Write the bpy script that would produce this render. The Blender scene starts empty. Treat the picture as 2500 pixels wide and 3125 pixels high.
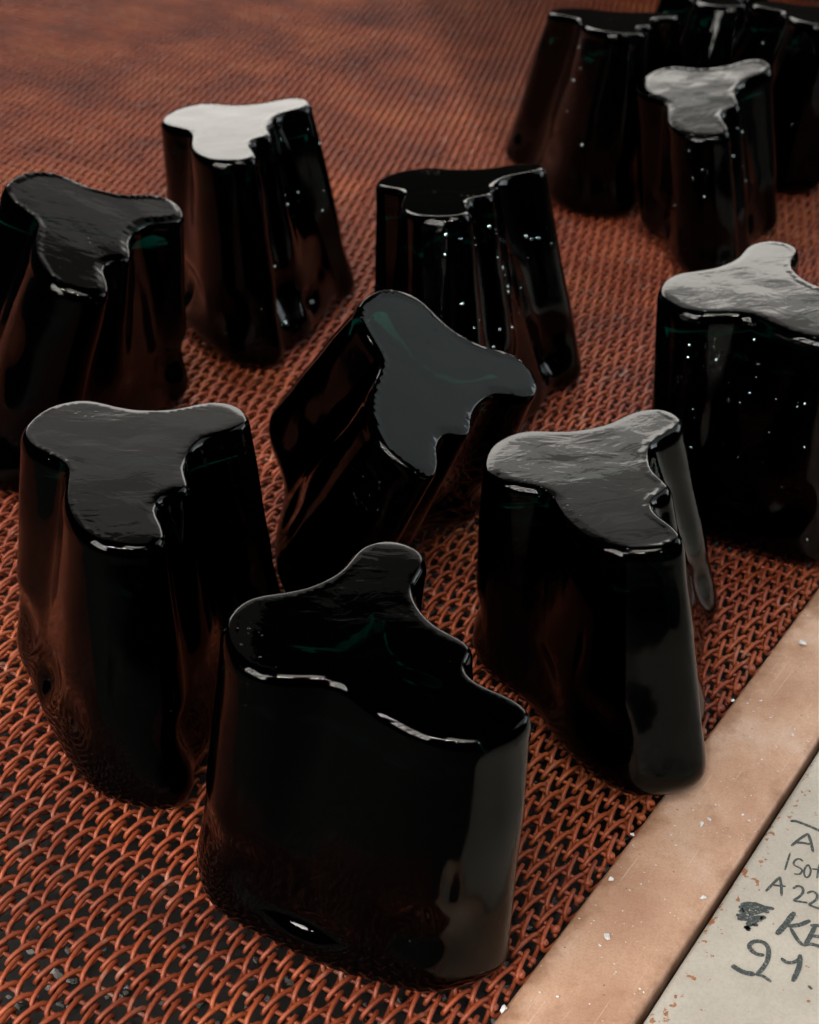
import bpy, bmesh, math, random
import numpy as np, mathutils.geometry
from mathutils import Vector, Matrix, noise
random.seed(4)
R = math.radians
scene = bpy.context.scene
C = scene.collection

# ------------------------------------------------------------------ camera
CAM_H = 0.578
pitch, roll = R(33.2), R(1.5)
fw = Vector((0, math.cos(pitch), -math.sin(pitch)))
rt = Vector((1, 0, 0)); up = rt.cross(fw)
rt, up = math.cos(roll)*rt + math.sin(roll)*up, -math.sin(roll)*rt + math.cos(roll)*up
cd = bpy.data.cameras.new('camera')
cam = bpy.data.objects.new('camera', cd); C.objects.link(cam)
M = Matrix((rt, up, -fw)).transposed().to_4x4(); M.translation = (0, 0, CAM_H)
cam.matrix_world = M
cd.sensor_fit = 'VERTICAL'; cd.sensor_height = 24.0
cd.lens = 4580/3125*24.0
cd.clip_start = .02; cd.clip_end = 60
cd.dof.use_dof = True; cd.dof.focus_distance = .765; cd.dof.aperture_fstop = 8.5
scene.camera = cam

# ------------------------------------------------------------------ light: a dim hall with lamps and a far window
w = bpy.data.worlds.new('World'); scene.world = w; w.use_nodes = True
w.node_tree.nodes['Background'].inputs[0].default_value = (1.0, .93, .86, 1)
w.node_tree.nodes['Background'].inputs[1].default_value = .012
scene.view_settings.view_transform = 'Standard'; scene.view_settings.look = 'None'
scene.view_settings.exposure = 0; scene.view_settings.gamma = 1
scene.cycles.use_denoising = True
scene.cycles.sample_clamp_indirect = 6
scene.cycles.max_bounces = 8; scene.cycles.transmission_bounces = 7; scene.cycles.glossy_bounces = 4
scene.cycles.diffuse_bounces = 2; scene.cycles.caustics_reflective = False; scene.cycles.caustics_refractive = False

def area(name, loc, target, sx, sy, radiance, col):
    d = bpy.data.lights.new(name, 'AREA'); d.shape = 'RECTANGLE'; d.size = sx; d.size_y = sy
    d.energy = radiance*math.pi*sx*sy*math.pi/math.pi
    d.color = col
    o = bpy.data.objects.new(name, d); C.objects.link(o); o.location = loc
    o.rotation_euler = (Vector(target)-Vector(loc)).to_track_quat('-Z', 'Y').to_euler()
    return o
WARM = (1, .93, .84)
# the bright opening at the far end of the hall, the dim strip over it, and the cooler openings on the right
for z0, z1, r_ in ((.80, 1.3, 4.6), (1.3, 1.82, 6.0), (1.82, 1.93, 2.7), (1.93, 2.08, 1.3), (2.08, 2.28, 1.1), (2.28, 2.5, .75), (2.5, 3.4, .16)):
    area('far_opening', (0, 4.0, (z0+z1)/2), (0, 0, (z0+z1)/2), 4.0, z1-z0, r_, (1, .95, .88))
area('side_opening', (3.3, 2.4, 1.35), (0, .8, .3), 1.7, 1.1, 5.0, (.90, .96, 1))
area('side_clerestory', (2.7, 2.4, 2.7), (0, .8, .2), 2.6, 2.2, 1.5, (.86, .97, .95))
# the paned window along the left wall, one row of lamps behind the camera, a wide soft lamp over the near end
for i in range(7):
    for j in range(6):
        y = -2.45+.38*i; z = .75+.30*j
        pn = area('window_pane', (-2.3, y, z), (.1, .55, 0), .20, .14, 4.9, (1, .95, .88)); pn.data.spread = R(60)
for x in (-1.5, -.9, -.3):
    cl_ = area('ceiling_lamp', (x, -1.6, 2.2), (x*.35, .6, 0), .42, .05, 50, WARM); cl_.data.spread = R(62)
so = area('soft_lamp', (.05, -.55, 2.5), (.26, .42, 0), 1.3, 1.0, 2.7, (1, .92, .82)); so.data.spread = R(76)
area('work_lamp', (.95, -1.1, 1.5), (.05, 1.0, 0), .12, .12, 45, (.88, .97, 1))
# a small cool spotlight high over the far part of the belt
for x in (-.47,):
    d = bpy.data.lights.new('high_bay_lamp', 'SPOT'); d.energy = 370; d.color = (.95, .98, 1); d.shadow_soft_size = .024
    d.spot_size = R(44); d.spot_blend = .75
    o = bpy.data.objects.new('high_bay_lamp', d); C.objects.link(o); o.location = (x, 1.9, 3.2)
    o.rotation_euler = (Vector((-.05, 1.75, 0))-Vector(o.location)).to_track_quat('-Z', 'Y').to_euler()

# ------------------------------------------------------------------ materials
def mat(name):
    m = bpy.data.materials.new(name); m.use_nodes = True
    nt = m.node_tree; nt.nodes.clear()
    o = nt.nodes.new('ShaderNodeOutputMaterial'); b = nt.nodes.new('ShaderNodeBsdfPrincipled')
    nt.links.new(b.outputs[0], o.inputs[0])
    return m, nt, b
def nd(nt, t, **k):
    n = nt.nodes.new('ShaderNode'+t)
    for a, v in k.items():
        if a in n.inputs: n.inputs[a].default_value = v
        else: setattr(n, a, v)
    return n
def ramp(nt, fac, stops):
    r = nt.nodes.new('ShaderNodeValToRGB'); e = r.color_ramp.elements
    e[0].position, e[0].color = stops[0][0], (*stops[0][1], 1)
    e[1].position, e[1].color = stops[-1][0], (*stops[-1][1], 1)
    for p, c in stops[1:-1]:
        x = e.new(p); x.color = (*c, 1)
    nt.links.new(fac, r.inputs[0]); return r
def mix(nt, fac, a, b, blend='MIX'):
    m = nt.nodes.new('ShaderNodeMix'); m.data_type = 'RGBA'; m.blend_type = blend
    for i, v in ((0, fac), (6, a), (7, b)):
        if hasattr(v, 'links'): nt.links.new(v, m.inputs[i])
        elif isinstance(v, (int, float)): m.inputs[i].default_value = v
        else: m.inputs[i].default_value = (*v, 1)
    return m.outputs[2]
def coords(nt, kind='Object', scale=None):
    t = nt.nodes.new('ShaderNodeTexCoord')
    if scale is None: return t.outputs[kind]
    m = nt.nodes.new('ShaderNodeMapping'); m.inputs['Scale'].default_value = scale
    nt.links.new(t.outputs[kind], m.inputs[0]); return m.outputs[0]
def tex(nt, kind, vec, **k):
    t = nd(nt, 'Tex'+kind, **k); nt.links.new(vec, t.inputs['Vector']); return t

def wire_mat():
    m, nt, b = mat('rusty_wire')
    v = nt.nodes.new('ShaderNodeNewGeometry').outputs['Position']
    oi = nt.nodes.new('ShaderNodeObjectInfo')
    n1 = tex(nt, 'Noise', v, Scale=9.0, Detail=4.0, Roughness=.6)
    n2 = tex(nt, 'Noise', v, Scale=420.0, Detail=3.0, Roughness=.7)
    n3 = tex(nt, 'Noise', v, Scale=55.0, Detail=2.0)
    c1 = ramp(nt, n1.outputs[0], [(.30, (.105, .020, .0085)), (.5, (.205, .042, .0150)), (.68, (.28, .074, .025))])
    c2 = mix(nt, .5, c1.outputs[0], ramp(nt, n2.outputs[0], [(.30, (.16, .12, .11)), (.52, (.66, .58, .54)), (.72, (1, .92, .85))]).outputs[0], 'MULTIPLY')
    # pale dust and bare metal rubbed through here and there
    d = ramp(nt, n3.outputs[0], [(.62, (0, 0, 0)), (.72, (1, 1, 1))])
    c3 = mix(nt, d.outputs[0], c2, mix(nt, .35, c2, (.28, .19, .15)))
    g = ramp(nt, n2.outputs[0], [(.70, (0, 0, 0)), (.76, (1, 1, 1))])
    c4 = mix(nt, g.outputs[0], c3, mix(nt, .4, c3, (.36, .28, .24)))
    hs = nd(nt, 'HueSaturation'); nt.links.new(c4, hs.inputs['Color'])
    mr = nd(nt, 'MapRange'); nt.links.new(oi.outputs['Random'], mr.inputs[0]); mr.inputs[3].default_value = .85; mr.inputs[4].default_value = 1.15
    nt.links.new(mr.outputs[0], hs.inputs['Value'])
    nt.links.new(hs.outputs[0], b.inputs['Base Color'])
    b.inputs['Roughness'].default_value = .52
    b.inputs['Specular IOR Level'].default_value = .34
    bp = nd(nt, 'Bump', Strength=.5, Distance=.0004); nt.links.new(n2.outputs[0], bp.inputs['Height'])
    nt.links.new(bp.outputs[0], b.inputs['Normal'])
    return m
WIRE = wire_mat()

def glass_mat(name, inner=False):
    m, nt, b = mat(name)
    v = coords(nt)
    # slow folds of the blown skin, cords, and seed bubbles
    n1 = tex(nt, 'Noise', v, Scale=16.0, Detail=2.0, Distortion=.6)
    n2 = tex(nt, 'Noise', coords(nt, scale=(.6, 1, .4)), Scale=70.0, Detail=3.0, Roughness=.5, Distortion=1.8)
    vo = tex(nt, 'Voronoi', v, Scale=230.0 if not inner else 160.0, Randomness=1.0)
    seed = ramp(nt, vo.outputs['Distance'], [(.10, (1, 1, 1)), (.19, (0, 0, 0))])
    nm = tex(nt, 'Noise', v, Scale=13.0, Detail=1.0)
    msk = ramp(nt, nm.outputs[0], [(.60, (0, 0, 0)), (.70, (1, 1, 1))])
    sd = mix(nt, 1.0, seed.outputs[0], msk.outputs[0], 'MULTIPLY')
    k = 2.5 if inner else 1
    b1 = nd(nt, 'Bump', Strength=1.0, Distance=.00022*k); nt.links.new(n1.outputs[0], b1.inputs['Height'])
    b2 = nd(nt, 'Bump', Strength=.5, Distance=.00017*k); nt.links.new(n2.outputs[0], b2.inputs['Height']); nt.links.new(b1.outputs[0], b2.inputs['Normal'])
    n3 = tex(nt, 'Noise', coords(nt, scale=(1, 1, .07)), Scale=95.0, Detail=2.0)
    gn = nt.nodes.new('ShaderNodeNewGeometry'); sz = nd(nt, 'SeparateXYZ'); nt.links.new(gn.outputs['True Normal'], sz.inputs[0])
    ab = nd(nt, 'Math', operation='ABSOLUTE'); nt.links.new(sz.outputs[2], ab.inputs[0])
    wl = nd(nt, 'MapRange'); nt.links.new(ab.outputs[0], wl.inputs[0])
    for i_, v_ in ((1, .3), (2, .7), (3, .5), (4, 0)): wl.inputs[i_].default_value = v_
    b2b = nd(nt, 'Bump', Strength=.5, Distance=.00028*k); nt.links.new(wl.outputs[0], b2b.inputs['Strength']); nt.links.new(n3.outputs[0], b2b.inputs['Height']); nt.links.new(b2.outputs[0], b2b.inputs['Normal'])
    b3 = nd(nt, 'Bump', Strength=.8, Distance=.0005); nt.links.new(sd, b3.inputs['Height']); nt.links.new(b2b.outputs[0], b3.inputs['Normal'])
    nt.links.new(b3.outputs[0], b.inputs['Normal'])
    b.inputs['Base Color'].default_value = (.002, .024, .020, 1)
    b.inputs['Transmission Weight'].default_value = 1
    rg = nd(nt, 'MapRange'); nt.links.new(ab.outputs[0], rg.inputs[0])      # the fire-polished top is sharper than the moulded wall
    for i_, v_ in ((1, .12), (2, .45), (3, .13), (4, .012)): rg.inputs[i_].default_value = v_
    nt.links.new(rg.outputs[0], b.inputs['Roughness'])
    b.inputs['IOR'].default_value = 1.24
    va = nt.nodes.new('ShaderNodeVolumeAbsorption'); va.inputs[0].default_value = (.02, .36, .31, 1); va.inputs[1].default_value = 70
    out = [n for n in nt.nodes if n.type == 'OUTPUT_MATERIAL'][0]; nt.links.new(va.outputs[0], out.inputs['Volume'])
    return m
GLASS = glass_mat('black_green_glass'); GLASS_INNER = glass_mat('black_green_glass_inner_skin', True)

def bubble_mat():
    m, nt, b = mat('sparkle_blister')
    b.inputs['Base Color'].default_value = (.55, .78, .80, 1); b.inputs['Roughness'].default_value = .10; b.inputs['Metallic'].default_value = 1  # pale cyan mirror: the sparkle of the lamps is put into the bead colour
    b.inputs['IOR'].default_value = 1.5; b.inputs['Coat Weight'].default_value = .6; b.inputs['Coat Roughness'].default_value = .02
    return m
BLISTER = bubble_mat()

def ledge_mat():
    m, nt, b = mat('beige_ledge_coating')
    v = nt.nodes.new('ShaderNodeNewGeometry').outputs['Position']
    n1 = tex(nt, 'Noise', v, Scale=14.0, Detail=6.0, Roughness=.65)
    n2 = tex(nt, 'Noise', v, Scale=900.0, Detail=2.0)
    n3 = tex(nt, 'Noise', v, Scale=38.0, Detail=5.0, Roughness=.7)
    c = ramp(nt, n1.outputs[0], [(.30, (.275, .155, .105)), (.50, (.36, .228, .160)), (.68, (.41, .30, .24))])
    c2 = mix(nt, .35, c.outputs[0], ramp(nt, n2.outputs[0], [(.3, (.55, .5, .48)), (.6, (1, 1, 1))]).outputs[0], 'MULTIPLY')
    rb = ramp(nt, n3.outputs[0], [(.54, (0, 0, 0)), (.74, (1, 1, 1))])
    c3 = mix(nt, rb.outputs[0], c2, mix(nt, .5, c2, (.21, .10, .05)))
    vo = tex(nt, 'Voronoi', v, Scale=330.0)
    sp = ramp(nt, vo.outputs['Distance'], [(.07, (1, 1, 1)), (.11, (0, 0, 0))])
    vm = tex(nt, 'Noise', v, Scale=70.0)
    sm = mix(nt, 1.0, sp.outputs[0], ramp(nt, vm.outputs[0], [(.55, (0, 0, 0)), (.6, (1, 1, 1))]).outputs[0], 'MULTIPLY')
    c4 = mix(nt, sm, c3, (.55, .52, .49))
    vd = tex(nt, 'Voronoi', v, Scale=120.0)
    sd = ramp(nt, vd.outputs['Distance'], [(.045, (1, 1, 1)), (.07, (0, 0, 0))])
    c5 = mix(nt, sd.outputs[0], c4, (.13, .07, .04))
    lo = coords(nt); sx = nd(nt, 'SeparateXYZ'); nt.links.new(lo, sx.inputs[0])
    g1 = nd(nt, 'MapRange'); nt.links.new(sx.outputs[0], g1.inputs[0])
    for i_, v_ in ((1, 0), (2, .014), (3, .34), (4, 0)): g1.inputs[i_].default_value = v_
    g2 = nd(nt, 'MapRange'); nt.links.new(sx.outputs[0], g2.inputs[0])
    for i_, v_ in ((1, .0555), (2, .045), (3, .26), (4, 0)): g2.inputs[i_].default_value = v_
    a1 = nd(nt, 'Math', operation='ADD'); nt.links.new(g1.outputs[0], a1.inputs[0]); nt.links.new(g2.outputs[0], a1.inputs[1])
    a2 = nd(nt, 'Math', operation='ADD'); nt.links.new(a1.outputs[0], a2.inputs[0]); nt.links.new(tex(nt, 'Noise', v, Scale=60.0, Detail=6.0, Roughness=.7).outputs[0], a2.inputs[1])
    gr = ramp(nt, a2.outputs[0], [(.58, (0, 0, 0)), (.86, (.75, .75, .75))])
    c6 = mix(nt, gr.outputs[0], c5, (.15, .07, .037))
    ns = tex(nt, 'Noise', coords(nt, scale=(900, 16, 1)), Scale=1.0, Detail=2.0)
    sc = ramp(nt, ns.outputs[0], [(.66, (0, 0, 0)), (.74, (.45, .45, .45))])
    c7 = mix(nt, sc.outputs[0], c6, (.46, .38, .32))
    nt.links.new(c7, b.inputs['Base Color'])
    b.inputs['Roughness'].default_value = .42
    bp = nd(nt, 'Bump', Strength=.25, Distance=.0003); nt.links.new(n2.outputs[0], bp.inputs['Height'])
    nt.links.new(bp.outputs[0], b.inputs['Normal'])
    return m
LEDGE = ledge_mat()

def panel_mat():
    m, nt, b = mat('chipped_grey_paint')
    v = coords(nt)
    n1 = tex(nt, 'Noise', v, Scale=14.0, Detail=5.0, Roughness=.6)
    n2 = tex(nt, 'Noise', v, Scale=700.0, Detail=2.0)
    c = ramp(nt, n1.outputs[0], [(.3, (.25, .232, .205)), (.55, (.30, .282, .252)), (.75, (.33, .312, .282))])
    c2 = mix(nt, .25, c.outputs[0], ramp(nt, n2.outputs[0], [(.35, (.6, .58, .55)), (.6, (1, 1, 1))]).outputs[0], 'MULTIPLY')
    # rust where the paint has chipped: dense along the front lip, sparse on the face
    sx = nd(nt, 'SeparateXYZ'); nt.links.new(v, sx.inputs[0])
    edge = nd(nt, 'MapRange'); nt.links.new(sx.outputs[0], edge.inputs[0])
    edge.inputs[1].default_value = .002; edge.inputs[2].default_value = .016; edge.inputs[3].default_value = .115; edge.inputs[4].default_value = 0
    n3 = tex(nt, 'Noise', v, Scale=210.0, Detail=3.0, Roughness=.6)
    ad = nd(nt, 'Math', operation='ADD'); nt.links.new(n3.outputs[0], ad.inputs[0]); nt.links.new(edge.outputs[0], ad.inputs[1])
    ch = ramp(nt, ad.outputs[0], [(.690, (0, 0, 0)), (.705, (1, 1, 1))])
    c3 = mix(nt, ch.outputs[0], c2, ramp(nt, n2.outputs[0], [(.3, (.15, .062, .028)), (.7, (.25, .118, .062))]).outputs[0])
    nt.links.new(c3, b.inputs['Base Color'])
    b.inputs['Roughness'].default_value = .5
    bp = nd(nt, 'Bump', Strength=.3, Distance=.0003); nt.links.new(ch.outputs[0], bp.inputs['Height']); bp.invert = True
    nt.links.new(bp.outputs[0], b.inputs['Normal'])
    return m
PANEL = panel_mat()

def plain(name, col, rough=.6, **k):
    m, nt, b = mat(name)
    v = nt.nodes.new('ShaderNodeNewGeometry').outputs['Position']
    n = tex(nt, 'Noise', v, Scale=k.pop('scale', 120.0), Detail=4.0)
    c = ramp(nt, n.outputs[0], [(.3, tuple(x*.6 for x in col)), (.7, tuple(min(1, x*1.3) for x in col))])
    nt.links.new(c.outputs[0], b.inputs['Base Color']); b.inputs['Roughness'].default_value = rough
    for a, x in k.items(): b.inputs[a.replace('_', ' ')].default_value = x
    return m
NEAR_BLACK = plain('near_black', (.006, .005, .0045), .9)  # even near black; on the far wall and overhead plate it stands in for shade
def ink_mat():
    m, nt, b = mat('marker_ink')
    v = coords(nt)
    n = tex(nt, 'Noise', v, Scale=900.0, Detail=3.0, Roughness=.7)
    c = ramp(nt, n.outputs[0], [(.36, (.012, .018, .019)), (.58, (.035, .043, .043)), (.66, (.17, .165, .155))])
    nt.links.new(c.outputs[0], b.inputs['Base Color']); b.inputs['Roughness'].default_value = .55
    return m
INK = ink_mat()
def chip_mat():
    m, nt, b = mat('clear_glass_chip')
    b.inputs['Base Color'].default_value = (.62, .63, .64, 1); b.inputs['Roughness'].default_value = .12
    b.inputs['Transmission Weight'].default_value = .25; b.inputs['IOR'].default_value = 1.5
    return m
CHIP = chip_mat()
CULLET = plain('dusty_cullet', (.10, .095, .09), .3)

# ------------------------------------------------------------------ helpers
def obj(name, verts, faces, m, parent=None, smooth=True, me=None):
    if me is None:
        me = bpy.data.meshes.new(name); me.from_pydata([tuple(v) for v in verts], [], faces); me.update()
        if m: me.materials.append(m)
        if smooth: me.polygons.foreach_set('use_smooth', [True]*len(me.polygons))
    o = bpy.data.objects.new(name, me); C.objects.link(o)
    if parent: o.parent = parent
    return o
def empty(name, loc=(0, 0, 0), rz=0):
    o = bpy.data.objects.new(name, None); C.objects.link(o); o.location = loc; o.rotation_euler = (0, 0, rz); o.empty_display_size = .02
    return o
def tag(o, label=None, cat=None, group=None, kind=None):
    if label: o['label'] = label
    if cat: o['category'] = cat
    if group: o['group'] = group
    if kind: o['kind'] = kind
    return o
def tube(pts, r, sides=6, cap=True, rad=None):
    P = [Vector(p) for p in pts]; V = []; F = []
    T = [(P[min(i+1, len(P)-1)]-P[max(i-1, 0)]).normalized() for i in range(len(P))]
    nrm = T[0].orthogonal().normalized()
    for i, p in enumerate(P):
        nrm = (nrm-T[i]*nrm.dot(T[i])).normalized(); bn = T[i].cross(nrm); rr = r if rad is None else rad[i]
        for k in range(sides):
            a = 2*math.pi*k/sides; V.append(p+(math.cos(a)*nrm+math.sin(a)*bn)*rr)
    for i in range(len(P)-1):
        for k in range(sides):
            a, b_ = i*sides+k, i*sides+(k+1) % sides
            F.append((a, b_, b_+sides, a+sides))
    if cap: F.append(tuple(range(sides))[::-1]); F.append(tuple(range(len(V)-sides, len(V))))
    return V, F

# belt frame: t runs across the belt (to the right and nearer), l along it (right and away)
AZ = R(-32.7)
TV = Vector((math.cos(AZ), math.sin(AZ), 0)); LV = Vector((-math.sin(AZ), math.cos(AZ), 0))
def bp(t, l, z=0): return TV*t+LV*l+Vector((0, 0, z))

ray0 = Vector((0, 0, CAM_H))
def on_plane(px, py, z):
    """where a point of a level surface lies in the place, from measurements in the 2500 x 3125 photograph"""
    d = fw+rt*((px-1250)/4580)-up*((py-1562.5)/4580)
    return ray0+d*((z-CAM_H)/d.z)

# ------------------------------------------------------------------ the setting under and beside the belt
def sheet(name, t0, t1, l0, l1, z, m):
    o = obj(name, [bp(t0, l0, z), bp(t1, l0, z), bp(t1, l1, z), bp(t0, l1, z)], [(0, 1, 2, 3)], m, smooth=False)
    return tag(o, kind='structure')
sheet('ground', -6, 6, -4, 8, -.09, NEAR_BLACK)
sheet('belt_bed', -1.75, -.2095, .22, 2.75, -.07, NEAR_BLACK)
def slab(name, t0, t1, l0, l1, z0, z1, m, bev=.003, parent=None):
    """a long bar with rounded top edges, in its own frame: x across the belt, y along it"""
    prof = [(0, z0)]
    n = 5
    wd = t1-t0
    for i in range(n+1):
        a = math.pi-i*math.pi/2/n; prof.append((bev+bev*math.cos(a), z1-bev+bev*math.sin(a)))
    for i in range(n+1):
        a = math.pi/2-i*math.pi/2/n; prof.append((wd-bev+bev*math.cos(a), z1-bev+bev*math.sin(a)))
    prof.append((wd, z0))
    ns = 60; V = []; F = []; k = len(prof)
    for j in range(ns+1):
        y = (l1-l0)*j/ns
        for x, z_ in prof:
            q = .00035*noise.noise((y*30, x*60, 3.3)) if z_ > z0 else 0
            V.append((x+q*.6, y, z_+q*.3))
    for j in range(ns):
        for i in range(k):
            a, b_ = j*k+i, j*k+(i+1) % k
            F.append((a, a+k, b_+k, b_))
    F.append(tuple(range(k))); F.append(tuple(range(ns*k, ns*k+k))[::-1])
    o = obj(name, V, F, m, parent, smooth=False)
    o.data.polygons.foreach_set('use_smooth', [len(p.vertices) == 4 for p in o.data.polygons])
    if parent is None: o.location = bp(t0, l0); o.rotation_euler = (0, 0, AZ)
    return o
led = slab('ledge', -.2085, -.1537, .33, 1.6, -.05, -.004, LEDGE, .0025)
tag(led, 'long smooth beige ledge running beside the rusty belt edge', kind='structure')
pan = slab('metal_panel', -.1509, .45, .33, 1.6, -.05, -.0035, PANEL, .0042)
tag(pan, 'pale grey painted metal panel with chipped edge and handwritten black marker notes', 'panel')

# ------------------------------------------------------------------ added shade at the far end: a dark wall across the belt, a plate overhead
def block(name, P, z0, z1, m):
    n = len(P); V = [Vector((p.x, p.y, z0)) for p in P]+[Vector((p.x, p.y, z1)) for p in P]
    F = [tuple(range(n))[::-1], tuple(range(n, 2*n))]+[(i, (i+1) % n, (i+1) % n+n, i+n) for i in range(n)]
    return tag(obj(name, V, F, m, smooth=False), kind='structure')
block('shade_wall', [bp(-1.24, 2.27), bp(.6, 2.27), bp(.6, 2.33), bp(-1.24, 2.33)], -.05, .42, NEAR_BLACK)  # added dark wall, standing in for the shaded far belt and dark reflections
def shade_point(x, y, z=1.45):
    """where the canopy's edge must pass for its shadow to fall at (x, y) on the belt, under the high bay lamps"""
    a = Vector((-.47, 1.9, 3.2)); b_ = Vector((x, y, 0)); return a.lerp(b_, (3.2-z)/3.2)
cn = [shade_point(.095, 1.579), shade_point(1.2, .72), shade_point(1.2, 2.6), shade_point(-.08, 2.75)]
block('shade_plate', cn, 1.45, 1.50, NEAR_BLACK)  # unseen plate added overhead to shade the far right of the belt
# ------------------------------------------------------------------ the wire belt: opposed spirals joined by straight cross rods
WR = .00126
T0, T1, PITCH, ROW = -1.72, -.212, .010, .0238
def spiral_mesh(hand, seed):
    rnd = random.Random(seed)
    loops = int((T1-T0)/PITCH); V = []; F = []; S = 6
    a, zh = .0090, .0040
    pts = []
    # one turn: over the top, round the rod, back underneath
    prof = [(-1, -.05), (-.93, .42), (-.72, .78), (-.38, .99), (0, 1.05), (.38, .99), (.72, .78), (.93, .42), (1, -.05),
            (.86, -.62), (.5, -.95), (0, -1.03), (-.5, -.95), (-.86, -.62)]
    ph = .15 if hand > 0 else .53
    for j in range(loops):
        tc = -.220+ph*PITCH-(loops-1-j)*PITCH
        jt, jl, jz = rnd.uniform(-.0005, .0005), rnd.uniform(-.0004, .0004), rnd.uniform(-.0003, .0003)
        if rnd.random() < .035: jt += rnd.uniform(-.0016, .0016); jz += rnd.uniform(-.0004, .0011)
        for k, (x, z) in enumerate(prof):
            if k <= 8: dt = -.25+.5*k/8
            else: dt = .25+.5*(k-8)/6
            l = a*x*hand
            pts.append((tc+(dt)*PITCH+jt, l+jl, z*zh+jz))
    return tube(pts, WR, S)
belt = empty('conveyor_belt')
tag(belt, 'rusty orange woven wire conveyor belt carrying the black glass vases', 'conveyor belt')
belt.rotation_euler = (0, 0, AZ)
ZC = -.0042-WR-.0001
meshes = {}
for hand in (1, -1):
    for v in range(2):
        V, F = spiral_mesh(hand, hand*10+v)
        me = bpy.data.meshes.new('spiral_wire'); me.from_pydata([tuple(p) for p in V], [], F); me.update()
        me.materials.append(WIRE); me.polygons.foreach_set('use_smooth', [True]*len(me.polygons)); meshes[hand, v] = me
rods = []
for v in range(2):
    rr = random.Random(50+v)
    pts = [(T0+(T1+.0004-T0)*i/120, rr.uniform(-.0004, .0004), rr.uniform(-.0003, .0003)) for i in range(121)]
    V, F = tube(pts, WR*.95, 6)
    me = bpy.data.meshes.new('cross_rod'); me.from_pydata([tuple(p) for p in V], [], F); me.update()
    me.materials.append(WIRE); me.polygons.foreach_set('use_smooth', [True]*len(me.polygons)); rods.append(me)
# melted weld button on the belt edge
bm = bmesh.new(); bmesh.ops.create_icosphere(bm, subdivisions=2, radius=1)
for v in bm.verts:
    n_ = 1+.12*noise.noise(v.co*1.7); v.co = Vector((v.co.x*.0021*n_, v.co.y*.0026*n_, v.co.z*.0019*n_))
bead = bpy.data.meshes.new('weld_bead'); bm.to_mesh(bead); bm.free(); bead.materials.append(WIRE)
bead.polygons.foreach_set('use_smooth', [True]*len(bead.polygons))
rnd = random.Random(8)
k = -5
while True:
    lr = .3858+k*ROW; ll = .3984+k*ROW
    if lr > 2.62: break
    for hand, lc in ((1, lr), (-1, ll)):
        o = obj('spiral_wire', None, None, None, belt, me=meshes[hand, k % 2])
        # far rows run on to the left, so the near rows only need the same length
        o.location = (0, lc, ZC)
        q = obj('cross_rod', None, None, None, belt, me=rods[(k+(hand > 0)) % 2])
        q.location = (0, lc+ROW*.25+.0003, ZC)
        if lc < 1.0:
            w_ = obj('weld_bead', None, None, None, q, me=bead)
            w_.location = (T1+rnd.uniform(-.0006, .0006), rnd.uniform(-.0006, .0006), (.0016 if hand > 0 else -.0004)+rnd.uniform(-.0004, .0004))
            s_ = rnd.uniform(.85, 1.15); w_.scale = (s_, s_*rnd.uniform(.9, 1.1), s_); w_.rotation_euler = (rnd.uniform(-.4, .4), rnd.uniform(-.4, .4), rnd.uniform(0, 6))
    k += 1
OUTLINE = [(-72.1,8.6),(-71.1,14.2),(-69.2,19.7),(-66.4,24.7),(-62.5,29.0),(-57.6,32.0),(-52.2,33.9),(-46.6,35.4),(-41.1,37.3),(-35.8,39.6),(-31.1,42.9),(-26.7,46.7),(-22.8,51.0),(-19.6,55.7),(-17.2,61.0),(-15.0,66.3),(-12.3,71.4),(-8.6,75.8),(-3.8,79.1),(1.6,80.8),(7.3,80.7),(12.7,78.7),(17.5,75.4),(21.2,71.1),(23.1,65.7),(23.1,59.9),(21.9,54.3),(20.1,48.8),(18.3,43.3),(17.4,37.7),(18.2,32.0),(19.8,26.4),(22.0,21.1),(24.8,16.0),(28.3,11.4),(32.6,7.6),(37.0,3.8),(41.1,-0.2),(43.2,-5.4),(42.4,-11.1),(40.4,-16.5),(40.7,-22.1),(43.7,-26.9),(48.1,-30.7),(53.0,-33.8),(57.7,-37.1),(62.0,-40.9),(65.3,-45.7),(66.4,-51.2),(64.3,-56.4),(60.6,-60.9),(56.0,-64.3),(50.8,-67.0),(45.5,-69.2),(39.9,-70.4),(34.2,-70.0),(28.5,-68.9),(23.0,-67.0),(17.7,-64.7),(12.7,-61.8),(7.9,-58.6),(3.5,-54.9),(-0.8,-51.0),(-4.7,-46.8),(-8.6,-42.5),(-12.4,-38.1),(-16.6,-34.1),(-21.7,-31.4),(-27.3,-30.5),(-33.1,-30.5),(-38.9,-30.7),(-44.6,-30.2),(-50.2,-28.8),(-55.5,-26.4),(-60.2,-23.1),(-63.9,-18.7),(-66.8,-13.7),(-69.0,-8.4),(-70.7,-2.9),(-71.8,2.8)]  # mm
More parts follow.
